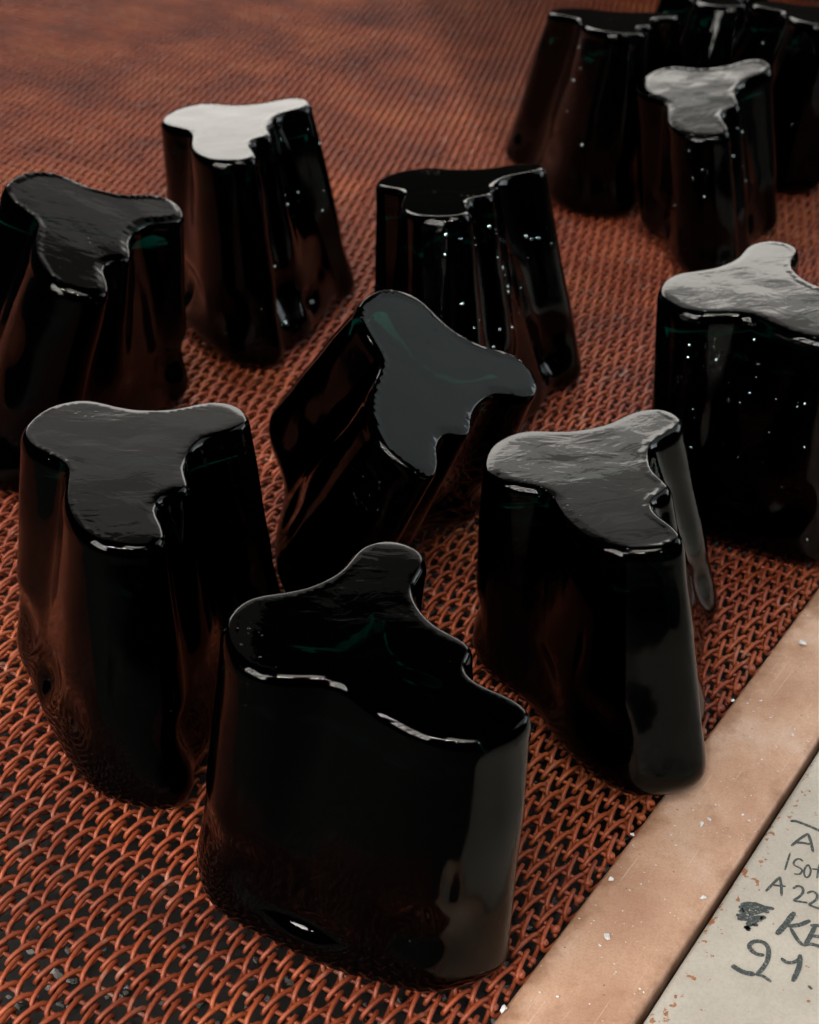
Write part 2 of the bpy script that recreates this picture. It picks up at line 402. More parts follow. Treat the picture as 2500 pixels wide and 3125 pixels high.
FOOT = {
  'F': [(-1042,5426),(-1033,5488),(-1014,5548),(-986,5603),(-948,5651),(-905,5691),(-861,5726),(-814,5760),(-765,5797),(-713,5839),(-659,5885),(-606,5933),(-556,5981),(-512,6027),(-475,6069),(-441,6108),(-406,6147),(-363,6185),(-312,6218),(-254,6237),(-193,6237),(-134,6218),(-82,6184),(-42,6139),(-17,6091),(-5,6051),(-1,6021),(-2,5998),(-1,5971),(8,5927),(30,5863),(61,5783),(96,5698),(132,5614),(168,5536),(203,5470),(235,5412),(271,5354),(313,5284),(358,5198),(394,5102),(421,5015),(442,4954),(459,4923),(474,4907),(489,4893),(504,4868),(514,4830),(507,4783),(476,4736),(426,4698),(370,4667),(311,4641),(254,4618),(195,4602),(137,4598),(78,4602),(20,4613),(-37,4628),(-91,4645),(-144,4662),(-196,4679),(-250,4696),(-305,4716),(-365,4740),(-432,4770),(-504,4806),(-578,4847),(-643,4886),(-697,4917),(-744,4944),(-788,4972),(-833,5002),(-880,5036),(-924,5078),(-960,5127),(-989,5182),(-1011,5241),(-1028,5302),(-1039,5364)],
  'L': [(-2244,7492),(-2196,7549),(-2137,7595),(-2071,7629),(-2000,7649),(-1929,7657),(-1861,7659),(-1793,7658),(-1719,7659),(-1639,7663),(-1556,7670),(-1471,7681),(-1390,7694),(-1316,7709),(-1252,7726),(-1192,7743),(-1130,7758),(-1061,7767),(-989,7764),(-919,7742),(-860,7700),(-815,7642),(-788,7573),(-779,7502),(-788,7437),(-806,7388),(-825,7356),(-845,7332),(-865,7303),(-887,7254),(-911,7176),(-936,7080),(-960,6975),(-981,6869),(-997,6771),(-1008,6684),(-1014,6605),(-1021,6526),(-1030,6434),(-1047,6323),(-1074,6204),(-1105,6097),(-1123,6019),(-1126,5972),(-1119,5943),(-1113,5914),(-1114,5875),(-1129,5826),(-1167,5780),(-1230,5752),(-1305,5746),(-1384,5755),(-1461,5774),(-1534,5799),(-1602,5833),(-1662,5877),(-1715,5928),(-1763,5983),(-1805,6040),(-1844,6097),(-1879,6155),(-1914,6212),(-1947,6271),(-1981,6331),(-2016,6396),(-2054,6467),(-2094,6547),(-2134,6631),(-2171,6705),(-2203,6768),(-2233,6821),(-2261,6874),(-2289,6932),(-2315,6995),(-2335,7063),(-2343,7135),(-2339,7209),(-2326,7283),(-2307,7355),(-2280,7426)],
  'R': [(517,7507),(562,7564),(616,7612),(678,7650),(746,7674),(814,7685),(882,7689),(951,7689),(1022,7691),(1098,7698),(1175,7710),(1253,7727),(1328,7748),(1396,7772),(1458,7800),(1516,7828),(1576,7854),(1644,7874),(1717,7884),(1793,7879),(1863,7855),(1921,7812),(1964,7756),(1987,7692),(1989,7629),(1974,7576),(1950,7533),(1922,7498),(1895,7458),(1873,7402),(1856,7324),(1838,7226),(1815,7119),(1788,7014),(1768,6920),(1760,6838),(1763,6764),(1765,6690),(1755,6613),(1728,6534),(1692,6457),(1662,6385),(1651,6324),(1656,6279),(1669,6243),(1682,6208),(1688,6166),(1683,6118),(1657,6068),(1611,6028),(1552,5997),(1488,5975),(1422,5958),(1354,5947),(1288,5947),(1225,5963),(1165,5992),(1110,6030),(1059,6076),(1013,6129),(970,6185),(931,6246),(896,6310),(863,6379),(831,6453),(798,6530),(758,6609),(711,6684),(660,6749),(610,6803),(564,6852),(522,6902),(486,6957),(456,7019),(436,7086),(428,7156),(432,7228),(443,7301),(459,7372),(483,7442)],
  'TL': [(-3130,10231),(-3084,10277),(-3029,10315),(-2970,10341),(-2907,10356),(-2845,10359),(-2784,10356),(-2724,10351),(-2660,10347),(-2591,10345),(-2519,10348),(-2446,10355),(-2375,10365),(-2310,10379),(-2252,10396),(-2196,10416),(-2136,10436),(-2070,10452),(-1998,10457),(-1926,10446),(-1863,10416),(-1811,10371),(-1775,10316),(-1757,10256),(-1758,10200),(-1774,10154),(-1795,10122),(-1820,10096),(-1844,10066),(-1864,10019),(-1880,9947),(-1896,9853),(-1917,9747),(-1947,9639),(-1985,9541),(-2021,9462),(-2053,9399),(-2087,9347),(-2132,9301),(-2187,9262),(-2241,9224),(-2281,9185),(-2300,9150),(-2303,9122),(-2298,9101),(-2294,9080),(-2294,9054),(-2304,9023),(-2327,8992),(-2364,8966),(-2408,8947),(-2455,8932),(-2505,8919),(-2555,8910),(-2604,8909),(-2651,8920),(-2694,8940),(-2734,8967),(-2770,9000),(-2804,9037),(-2836,9078),(-2866,9121),(-2895,9167),(-2923,9217),(-2951,9273),(-2978,9337),(-3006,9408),(-3037,9479),(-3070,9543),(-3105,9595),(-3139,9642),(-3171,9689),(-3201,9742),(-3226,9800),(-3242,9862),(-3245,9926),(-3236,9991),(-3219,10055),(-3196,10117),(-3167,10177)],
  'B2': [(-1956,12304),(-1907,12353),(-1850,12392),(-1788,12419),(-1722,12434),(-1656,12436),(-1592,12430),(-1528,12422),(-1461,12414),(-1389,12411),(-1315,12413),(-1240,12419),(-1167,12430),(-1099,12445),(-1038,12465),(-979,12487),(-916,12509),(-846,12527),(-769,12534),(-693,12524),(-626,12493),(-574,12445),(-538,12385),(-522,12321),(-527,12259),(-548,12209),(-577,12172),(-609,12142),(-640,12108),(-668,12057),(-690,11983),(-712,11890),(-740,11786),(-773,11681),(-803,11585),(-825,11503),(-842,11432),(-864,11368),(-900,11309),(-950,11255),(-1003,11201),(-1042,11145),(-1060,11094),(-1060,11053),(-1052,11021),(-1044,10988),(-1043,10950),(-1053,10907),(-1080,10864),(-1127,10833),(-1183,10816),(-1243,10810),(-1303,10811),(-1363,10819),(-1419,10836),(-1470,10864),(-1516,10900),(-1557,10939),(-1596,10982),(-1631,11026),(-1665,11071),(-1699,11117),(-1732,11165),(-1766,11216),(-1802,11274),(-1841,11339),(-1883,11414),(-1922,11494),(-1949,11569),(-1966,11632),(-1979,11685),(-1998,11736),(-2022,11790),(-2046,11850),(-2065,11915),(-2071,11983),(-2064,12052),(-2049,12120),(-2026,12185),(-1995,12248)],
  'FR': [(2385,14329),(2435,14367),(2490,14397),(2550,14415),(2612,14420),(2672,14412),(2729,14396),(2786,14378),(2847,14360),(2911,14345),(2980,14334),(3050,14327),(3119,14325),(3183,14327),(3241,14334),(3296,14341),(3353,14346),(3413,14343),(3473,14328),(3527,14297),(3569,14251),(3595,14194),(3605,14132),(3598,14070),(3576,14017),(3546,13978),(3515,13951),(3484,13931),(3452,13908),(3417,13871),(3381,13814),(3344,13744),(3308,13668),(3276,13591),(3250,13516),(3232,13447),(3217,13384),(3199,13323),(3169,13262),(3126,13200),(3077,13135),(3035,13067),(3011,13007),(3004,12961),(3006,12925),(3008,12889),(3003,12848),(2985,12800),(2948,12756),(2894,12726),(2830,12712),(2765,12713),(2701,12726),(2640,12750),(2586,12788),(2542,12837),(2506,12894),(2477,12956),(2455,13021),(2439,13086),(2427,13151),(2418,13215),(2412,13279),(2408,13343),(2405,13408),(2400,13475),(2391,13544),(2374,13612),(2350,13673),(2323,13725),(2296,13774),(2270,13823),(2249,13876),(2233,13935),(2226,13996),(2232,14058),(2250,14118),(2275,14175),(2306,14230),(2342,14282)],
  'V3': [(-111,11163),(-44,11209),(31,11242),(111,11260),(191,11261),(269,11245),(342,11218),(415,11187),(490,11157),(571,11133),(657,11116),(744,11106),(831,11103),(913,11106),(987,11114),(1057,11121),(1123,11119),(1186,11102),(1246,11067),(1298,11017),(1338,10954),(1366,10885),(1379,10813),(1377,10745),(1355,10685),(1319,10639),(1274,10605),(1224,10578),(1176,10549),(1134,10506),(1102,10443),(1075,10363),(1043,10272),(1002,10178),(957,10092),(916,10019),(887,9952),(862,9884),(824,9818),(770,9757),(709,9695),(659,9627),(631,9558),(624,9496),(628,9440),(632,9384),(626,9324),(604,9263),(559,9213),(494,9185),(421,9180),(346,9193),(274,9219),(206,9253),(146,9299),(98,9357),(58,9422),(27,9492),(3,9565),(-15,9638),(-27,9712),(-35,9786),(-39,9859),(-41,9933),(-40,10008),(-42,10085),(-49,10164),(-67,10242),(-98,10312),(-136,10374),(-178,10432),(-217,10494),(-252,10562),(-279,10638),(-294,10718),(-294,10801),(-279,10882),(-252,10961),(-215,11036),(-168,11104)],
  'T': [(-201,8919),(-151,8945),(-96,8960),(-40,8966),(16,8960),(67,8945),(116,8924),(163,8901),(214,8878),(269,8857),(328,8839),(388,8824),(448,8814),(504,8808),(556,8806),(606,8806),(656,8804),(708,8794),(759,8773),(802,8739),(833,8694),(849,8641),(850,8585),(837,8532),(811,8489),(780,8458),(750,8438),(720,8424),(689,8408),(654,8379),(615,8334),(574,8278),(534,8215),(496,8151),(465,8089),(440,8031),(420,7977),(396,7926),(362,7876),(317,7828),(266,7777),(221,7722),(193,7673),(181,7634),(179,7602),(176,7570),(167,7535),(145,7496),(108,7464),(57,7449),(2,7452),(-52,7468),(-104,7493),(-151,7524),(-192,7563),(-223,7610),(-247,7662),(-264,7716),(-276,7772),(-284,7828),(-288,7882),(-290,7936),(-290,7990),(-288,8044),(-286,8099),(-284,8157),(-286,8218),(-295,8280),(-311,8337),(-330,8387),(-349,8434),(-366,8481),(-380,8532),(-387,8587),(-386,8643),(-374,8698),(-351,8750),(-321,8799),(-286,8844),(-247,8885)],
  'G': [(1682,9014),(1697,9066),(1720,9114),(1749,9157),(1785,9195),(1825,9224),(1866,9249),(1909,9273),(1955,9299),(2004,9328),(2054,9361),(2103,9396),(2149,9433),(2190,9469),(2224,9504),(2256,9538),(2289,9571),(2329,9601),(2376,9625),(2428,9636),(2481,9630),(2529,9608),(2571,9574),(2600,9531),(2617,9486),(2621,9447),(2619,9416),(2612,9389),(2607,9360),(2608,9319),(2618,9262),(2635,9195),(2655,9123),(2678,9052),(2703,8987),(2728,8930),(2752,8880),(2774,8829),(2789,8772),(2799,8706),(2808,8634),(2821,8564),(2838,8512),(2856,8482),(2874,8463),(2891,8444),(2907,8418),(2918,8381),(2916,8336),(2893,8293),(2854,8258),(2807,8232),(2757,8213),(2705,8200),(2652,8197),(2599,8204),(2549,8218),(2500,8237),(2454,8258),(2410,8281),(2369,8303),(2327,8325),(2286,8347),(2243,8370),(2197,8395),(2144,8421),(2084,8450),(2019,8482),(1959,8511),(1907,8537),(1862,8561),(1822,8588),(1784,8619),(1749,8656),(1720,8699),(1700,8748),(1688,8801),(1681,8854),(1676,8908),(1676,8961)],
  'BR1': [(1063,16204),(1121,16245),(1187,16276),(1257,16294),(1327,16300),(1396,16294),(1461,16280),(1525,16263),(1594,16248),(1667,16236),(1744,16228),(1822,16225),(1898,16227),(1969,16234),(2034,16245),(2095,16258),(2158,16267),(2224,16268),(2292,16255),(2354,16225),(2404,16176),(2437,16115),(2452,16046),(2448,15978),(2428,15917),(2398,15871),(2365,15839),(2332,15815),(2297,15787),(2262,15743),(2225,15678),(2189,15598),(2155,15511),(2124,15422),(2101,15338),(2085,15260),(2074,15188),(2059,15116),(2035,15038),(2000,14949),(1957,14850),(1917,14753),(1894,14672),(1890,14613),(1895,14568),(1901,14524),(1898,14471),(1879,14410),(1837,14351),(1772,14312),(1694,14296),(1614,14299),(1535,14317),(1460,14347),(1392,14392),(1336,14453),(1291,14524),(1254,14600),(1225,14679),(1202,14759),(1185,14837),(1171,14913),(1160,14989),(1152,15065),(1145,15141),(1138,15220),(1126,15301),(1107,15379),(1080,15448),(1049,15506),(1015,15558),(982,15612),(952,15671),(926,15737),(911,15808),(909,15880),(921,15953),(944,16022),(975,16089),(1014,16150)],
  'BR2': [(3625,17371),(3677,17411),(3735,17441),(3797,17460),(3861,17467),(3924,17461),(3983,17449),(4043,17434),(4105,17419),(4173,17408),(4243,17401),(4315,17399),(4385,17401),(4450,17407),(4509,17417),(4565,17429),(4623,17437),(4684,17438),(4747,17426),(4804,17398),(4849,17354),(4879,17297),(4893,17234),(4890,17172),(4871,17116),(4844,17074),(4814,17045),(4783,17022),(4751,16996),(4719,16956),(4685,16896),(4652,16823),(4620,16743),(4592,16662),(4571,16584),(4557,16513),(4546,16447),(4531,16383),(4504,16319),(4464,16254),(4418,16184),(4380,16112),(4359,16049),(4355,16003),(4360,15966),(4364,15930),(4361,15887),(4345,15839),(4311,15794),(4257,15765),(4194,15755),(4129,15761),(4065,15777),(4004,15802),(3949,15837),(3902,15882),(3864,15936),(3831,15993),(3805,16054),(3784,16115),(3766,16176),(3752,16237),(3739,16298),(3729,16359),(3719,16422),(3707,16488),(3690,16557),(3666,16625),(3636,16686),(3603,16738),(3570,16787),(3539,16836),(3512,16891),(3491,16951),(3479,17015),(3481,17080),(3495,17144),(3517,17206),(3546,17266),(3582,17322)],
  'BR3': [(2772,17861),(2824,17901),(2882,17931),(2945,17951),(3009,17957),(3071,17952),(3131,17939),(3190,17924),(3253,17910),(3320,17898),(3390,17892),(3462,17889),(3532,17891),(3597,17897),(3657,17907),(3713,17919),(3770,17927),(3831,17928),(3894,17916),(3951,17888),(3996,17844),(4026,17787),(4040,17725),(4037,17662),(4018,17606),(3991,17564),(3961,17535),(3930,17512),(3899,17486),(3866,17446),(3833,17386),(3799,17313),(3767,17233),(3740,17152),(3718,17074),(3704,17003),(3693,16937),(3678,16874),(3651,16809),(3611,16744),(3566,16674),(3527,16602),(3506,16540),(3502,16493),(3507,16456),(3511,16420),(3509,16377),(3493,16329),(3458,16284),(3404,16255),(3341,16246),(3276,16251),(3212,16268),(3151,16292),(3096,16327),(3050,16373),(3011,16426),(2979,16484),(2952,16544),(2931,16605),(2913,16666),(2899,16727),(2887,16788),(2876,16849),(2866,16912),(2854,16978),(2838,17047),(2813,17115),(2783,17176),(2750,17229),(2717,17277),(2686,17327),(2660,17381),(2638,17441),(2627,17505),(2628,17570),(2642,17635),(2664,17697),(2693,17756),(2729,17812)],
}  # tenths of a mm, in plan
POSE = {
  'F': (-0.0123,0.5410,0.022,1.007,0.1522,-0.015,-0.002),
  'L': (-0.1519,0.6996,-0.591,1.035,0.1488,-0.054,-0.005),
  'R': (0.1057,0.7113,-0.500,1.009,0.1399,0.118,-0.029),
  'TL': (-0.2285,0.9826,-0.628,1.018,0.1641,-0.252,0.104),
  'B2': (-0.1502,1.1850,-0.632,1.014,0.1694,0.063,-0.002),
  'FR': (0.2564,1.3542,-0.812,1.099,0.1519,0.135,0.098),
  'V3': (0.0264,1.0544,-0.839,1.037,0.1724,0.101,-0.129),
  'T': (0.0144,0.8290,-0.951,0.947,0.1321,-0.422,0.313),
  'G': (0.2309,0.8905,-0.091,1.015,0.1691,0.083,0.016),
  'BR1': (0.1639,1.5590,-0.750,1.000,0.1560,-0.072,-0.007),
  'BR2': (0.4161,1.6737,-0.750,1.000,0.1502,-0.218,0.053),
  'BR3': (0.3308,1.7227,-0.750,1.000,0.1505,0.047,-0.080),
}
# ------------------------------------------------------------------ the glass vases, standing upside down on their mouths
def ring_normals(P):
    n = len(P); out = []
    for i in range(n):
        t = (P[(i+1) % n]-P[i-1]); t.z = 0
        out.append(Vector((t.y, -t.x, 0)).normalized())
    s = sum(P[i].x*P[(i+1) % n].y-P[(i+1) % n].x*P[i].y for i in range(n))
    return out if s > 0 else [-x for x in out]
def smooth_ring(P, times):
    n = len(P)
    for _ in range(times): P = [(P[i-1]+P[i]*2+P[(i+1) % n])/4 for i in range(n)]
    return P
def upsample(P):
    n = len(P); out = []
    for i in range(n):
        a, b_, c, d = P[i-1], P[i], P[(i+1) % n], P[(i+2) % n]
        out += [b_, (-a+9*b_+9*c-d)/16]
    return out
def ring_top(pose):
    cx, cy, rot, s, H, gx, gy = pose
    c, sn = math.cos(rot), math.sin(rot); P = []
    for x, y in OUTLINE:
        X = s*(x*c-y*sn)*1e-3; Y = s*(x*sn+y*c)*1e-3
        P.append(Vector((X+cx, Y+cy, H+gx*X+gy*Y)))
    return P
bm = bmesh.new(); bmesh.ops.create_icosphere(bm, subdivisions=2, radius=1)
ICO = [tuple(v_.co) for v_ in bm.verts]; bm.verts.index_update(); ICO_F = [tuple(v_.index for v_ in f_.verts) for f_ in bm.faces]; bm.free()
# deeper dents shaped into the walls to stand in for glints of light
GLINT_DENTS = {'F': [(927, 2880, .026, .0055, .0036), (1340, 3010, .003, .012, .0020, .45)],
         'L': [(130, 2150, .009, .008, .006), (360, 2420, .002, .012, .0016, .5)],
         'B2': [(580, 957, .008, .010, .006), (927, 964, .010, .008, .006)], 'V3': [(1652, 1145, .010, .007, .006), (1560, 1200, .003, .014, .002, .6)],
         'FR': [(2029, 739, .008, .007, .006), (2200, 720, .014, .012, .006)], 'BR1': [(1572, 442, .008, .006, .006)],
         'G': [(2232, 1600, .020, .006, .005), (2120, 1590, .003, .012, .002, .5)], 'R': [(1800, 2300, .002, .014, .0016, .5)], 'T': []}
BUBBLES = {'V3': 34, 'G': 40, 'FR': 14, 'B2': 16, 'BR1': 12, 'BR2': 10}
# where round the outline they gather, as a fraction of its length from the left lobe
BUBBLE_AT = {'V3': (.38, .52, .62), 'G': (.84, .9, .78, .72), 'FR': (.7, .62, .5), 'B2': (.36, .5), 'BR1': (.75, .65), 'BR2': (.8, .75)}
SPREAD = {'BR3': (1.2, 1.1, -.02, -.02), 'BR2': (1.4, 1.2, -.02, -.05), 'BR1': (1.28, 1.05, .024, 0), 'TL': (1.25, 1.1, -.022, 0)}
def make_vase(key, label, seed, lean=False):
    pose = POSE[key]
    if key == 'BR1': pose = (.193, 1.525, -.75, 1.12, .171, -.02, -.12)
    if key == 'BR2': pose = (.405, 1.592, -.75, 1.0, .165, -.05, -.10)
    if key == 'FR': pose = (.2608, 1.372, -.812, 1.02, .1465, .16, .125)
    if lean:   # measured from the photograph up to its distance: here it stands nearer and lower sides touch the belt
        f_ = .96; pose = (pose[0]*f_, pose[1]*f_, pose[2], pose[3]*f_, CAM_H+(pose[4]-CAM_H)*f_, pose[5], pose[6])
    top = smooth_ring(upsample(upsample(ring_top(pose))), 4); n = len(top)
    ct = sum(top, Vector())/n
    if lean:   # a tilted vase: the whole body follows the tilt of its top
        ax = Vector((-pose[5], -pose[6], 1)).normalized()
        base = []
        for p in top:
            q = ct+(p-ct)*1.34-ax*lean
            base.append(q)
        base = smooth_ring(base, 150)
    else:
        base = [Vector((x*1e-4, y*1e-4, 0)) for x, y in FOOT[key]]
        if key in SPREAD:
            sx, sy, dx, dy = SPREAD[key]; c0 = sum(base, Vector())/len(base)
            base = [c0+Vector(((p.x-c0.x)*sx+dx, (p.y-c0.y)*sy+dy, 0)) for p in base]
        base = upsample(upsample(base))
    cb = sum(base, Vector())/n
    axis = (ct-cb).normalized()
    nb = ring_normals(smooth_ring(base, 12)); ntp = ring_normals(smooth_ring(top, 6))
    smn = ring_normals(smooth_ring(top, 14))
    sgn = sum(top[i].x*top[(i+1) % n].y-top[(i+1) % n].x*top[i].y for i in range(n))
    rings = []
    rb = .017
    # rounded foot, swelling a little where the rim was flared
    for i in range(7):
        a = math.pi/2*i/6
        rings.append([b_-m_*rb*(1-math.sin(a))+axis*rb*(1-math.cos(a)) for b_, m_ in zip(base, nb)])
    low = rings[-1]
    NS = 44
    top = [t+Vector((0, 0, .0030)) for t in top]; ct = ct+Vector((0, 0, .0030))
    hi = [t-axis*.0085 for t in top]
    pits = []
    for px_, py_, sh_, sv_, dp_, *hf_ in GLINT_DENTS.get(key, ()):
        g_ = on_plane(px_, py_, .016); c0_ = min(low, key=lambda v_: (v_-g_).length); pits.append((c0_.lerp(hi[low.index(c0_)], hf_[0] if hf_ else .10), sh_, sv_, dp_))
    for j in range(1, NS+1):
        s = j/NS
        # the flutes close quickly above the flared foot, then run straight up
        k = s**.8
        ring = []
        for i in range(n):
            p = low[i].lerp(hi[i], s)
            q = low[i].lerp(hi[i], k)
            p = p.lerp(q, .6)
            m_ = nb[i].lerp(ntp[i], s)
            f = (noise.noise(Vector((p.x*38+seed, p.y*38, p.z*11)))*.0011+noise.noise(Vector((p.x*17, p.y*17+seed, p.z*24)))*.0012)*math.sin(math.pi*min(1, s*1.02))**.6
            # thumb-sized dents over the flared toe
            th = 2*math.pi*i/n
            g_ = math.sin(math.pi*min(1, s/.34))**2 if s < .34 else 0
            dn = max(0.0, noise.noise(Vector((math.cos(th)*2.1+seed*7, math.sin(th)*2.1, seed)))+.25)*.0085*g_
            for c_, sh_, sv_, dp_ in pits:
                q_ = p-c_; hz = q_.x*m_.y-q_.y*m_.x
                if abs(hz) < .04 and q_.length < .05: dn += dp_*math.exp(-(hz/sh_)**2-(q_.z/sv_)**2)
            ring.append(p+m_*(f-dn))
        rings.append(ring)
    outer = list(rings)
    # the soft shoulder and the rippled top: height falls off towards the outline like a quarter ellipse
    EH, ER = .0085, .0042*(.62 if lean else 1)
    def fall(d):
        u = max(0.0, 1-d/ER); return -EH*(1-math.sqrt(max(0.0, 1-u*u)))
    for d in (.00004, .00015, .00035, .0007, .0012, .0018, .0026) if lean else (.00004, .00015, .00035, .0006, .001, .0015, .0021, .0028, .0035, .0042):
        rings.append([t-m_*d+axis*fall(d) for t, m_ in zip(top, smn)])
    V = []; F = []
    for r_ in rings: V += r_
    for j in range(len(rings)-1):
        for i in range(n):
            a, b_ = j*n+i, j*n+(i+1) % n
            F.append((a, b_, b_+n, a+n))
    lip = rings[-1]; o_ = (len(rings)-1)*n
    O = np.array([(p.x, p.y) for p in top]); LO = np.array([(p.x, p.y) for p in lip])
    g = .0026
    xs = np.arange(LO[:, 0].min(), LO[:, 0].max(), g); ys = np.arange(LO[:, 1].min(), LO[:, 1].max(), g*.866)
    cand = np.array([(x+(g/2 if k_ % 2 else 0), y) for k_, y in enumerate(ys) for x in xs])
    # distance to the outline, and whether inside
    A = O; B_ = np.roll(O, -1, 0); E_ = B_-A
    def dist(Q):
        w_ = Q[:, None]-A[None]; t_ = np.clip((w_*E_).sum(2)/(E_*E_).sum(1), 0, 1)
        return np.sqrt(((w_-t_[..., None]*E_)**2).sum(2).min(1))
    def inside(Q):
        y = Q[:, 1][:, None]; c_ = ((A[:, 1] > y) != (B_[:, 1] > y)) & (Q[:, 0][:, None] < E_[:, 0]*(y-A[:, 1])/(np.where(E_[:, 1] == 0, 1e-12, E_[:, 1]))+A[:, 0])
        return c_.sum(1) % 2 == 1
    dc = dist(cand); keep = inside(cand) & (dc > (.0026 if lean else .0042)+.0014)
    cand = cand[keep]
    allp = [Vector((x, y)) for x, y in LO]+[Vector((x, y)) for x, y in cand]
    res = mathutils.geometry.delaunay_2d_cdt(allp, [], [list(range(n))], 1, 1e-7)
    P2 = np.array([(p.x, p.y) for p in res[0]]); D2 = dist(P2)
    pl = pose
    z0 = ct.z-pl[5]*(ct.x)-pl[6]*(ct.y)
    h_ = np.array([fall(d) for d in D2])
    # ease the ridges where the fall-off from two sides meets
    nbr = [set() for _ in P2]
    for f_ in res[2]:
        for q in range(len(f_)): nbr[f_[q]].add(f_[q-1]); nbr[f_[q-1]].add(f_[q])
    fixed = D2 < (.0028 if lean else .0044)
    for _ in range(10):
        h2 = h_.copy()
        for q in range(len(P2)):
            if not fixed[q] and nbr[q]: h2[q] = .4*h_[q]+.6*sum(h_[k_] for k_ in nbr[q])/len(nbr[q])
        h_ = h2
    mp = {}
    for q, p in enumerate(P2):
        src = [k_ for k_ in res[3][q] if k_ < n]
        if src: mp[q] = o_+src[0]
        else:
            zz = z0+pl[5]*p[0]+pl[6]*p[1]+h_[q]+noise.noise(Vector((p[0]*45+seed, p[1]*45, seed)))*.00016*min(1, D2[q]/.008)
            mp[q] = len(V); V.append(Vector((p[0], p[1], zz)))
    for f_ in res[2]:
        q = [mp[k_] for k_ in f_]
        if len(set(q)) < 3: continue
        ar = sum(V[q[i]].x*V[q[(i+1) % 3]].y-V[q[(i+1) % 3]].x*V[q[i]].y for i in range(3))
        F.append(tuple(q) if (ar > 0) == (sgn > 0) else tuple(q[::-1]))
    # the hollow inside: an uneven inner skin, open at the mouth it stands on
    nf = len(F); inner = []
    zs = [0, 2, 4, 6]+list(range(8, 6+NS-5, 4))
    for j in zs:
        s = max(0, (j-6)/NS)
        off = .0030+.0075*min(1, j/6) if j else .0022
        R0 = smooth_ring(outer[j], 20); nr = ring_normals(smooth_ring(outer[j], 32))
        ring = []
        for p, m_ in zip(R0, nr):
            f = noise.noise(Vector((p.x*70+seed*3, p.y*70, p.z*60)))*.0022+noise.noise(Vector((p.x*26+seed*5, p.y*26, p.z*34)))*.0026
            ring.append(p-m_*(off+(.0022+f if j > 4 else 0)))
        inner.append(ring)
    i0 = len(V)
    for r_ in inner: V += r_
    for i in range(n): F.append((i, i0+i, i0+(i+1) % n, (i+1) % n))
    for j in range(len(inner)-1):
        for i in range(n):
            a, b_ = i0+j*n+i, i0+j*n+(i+1) % n
            F.append((b_, a, a+n, b_+n))
    ce = sum(inner[-1], Vector())/n; V.append(ce+axis*.004); o2 = i0+(len(inner)-1)*n
    for i in range(n): F.append((o2+(i+1) % n, o2+i, len(V)-1))
    # keep every point on or above the belt wires
    for v in V:
        if v.z < .0002: v.z = .0002
    s = sum(base[i].x*base[(i+1) % n].y-base[(i+1) % n].x*base[i].y for i in range(n))
    if s < 0: F = [f[::-1] for f in F]
    org = Vector((cb.x, cb.y, 0))
    o = obj('glass_vase', [v-org for v in V], F, GLASS); o.location = org
    o.data.materials.append(GLASS_INNER); o.data.polygons.foreach_set('material_index', [0 if i_ < nf else 1 for i_ in range(len(F))])
    # blisters: bubbles added in the skin to sparkle with light, thickest below the lip
    nb_ = BUBBLES.get(key, 0)
    if nb_:
        rb_ = random.Random(int(seed*10)); BV = []; BF = []
        for q in range(nb_):
            j = int(7+(NS-1)*(1-abs(rb_.gauss(0, .42)))); j = max(8, min(len(outer)-1, j))
            i = int(rb_.choice(BUBBLE_AT[key])*n+rb_.gauss(0, n*.05)) % n
            c_ = outer[j][i]; m_ = nb[i].lerp(ntp[i], .7)
            r_ = rb_.choice((.0003, .0004, .0005, .0006, .0009, .0012))*(1.5 if key in ('V3', 'B2', 'FR', 'BR1') else 1)
            o3 = len(BV)
            for x, y, z in ICO: BV.append(c_-m_*r_*.45+Vector((x, y, z))*r_-org)
            BF += [tuple(k_+o3 for k_ in f_) for f_ in ICO_F]
        bo = obj('sparkle_bubbles', BV, BF, BLISTER, o); bo['kind'] = 'stuff'
    tag(o, label, 'vase', 'black glass vases standing upside down on the belt')
    return o
VASES = [
 ('F', 'nearest black glass vase, large, with a nearly black wavy top, beside the beige ledge'),
 ('L', 'black glass vase at the front left with a brown-grey streaked top'),
 ('R', 'black glass vase half standing on the beige ledge, with a grey-brown bubbly top'),
 ('T', 'tilted black glass vase with slate grey top, leaning right in the middle'),
 ('TL', 'black glass vase cut by the left edge of the picture, behind the brown-topped one'),
 ('B2', 'black glass vase at the back left with a pale cream shining top'),
 ('V3', 'black glass vase behind the tilted one, with bright cyan sparkles on its fluted side'),
 ('G', 'pale silver-topped black glass vase cut by the right edge, beside the end of the ledge'),
 ('FR', 'black glass vase at the back right with a flat matt grey top'),
 ('BR1', 'tall black glass vase at the top edge, left of the grey topped vase'),
 ('BR2', 'dark glass vase in the top right corner of the picture, behind the grey-topped one'),
 ('BR3', 'farthest black glass vase, between two others at the top edge'),
]
for i, (k, lab) in enumerate(VASES): make_vase(k, lab, 3.1*i+1, lean=.140 if k == 'T' else False)
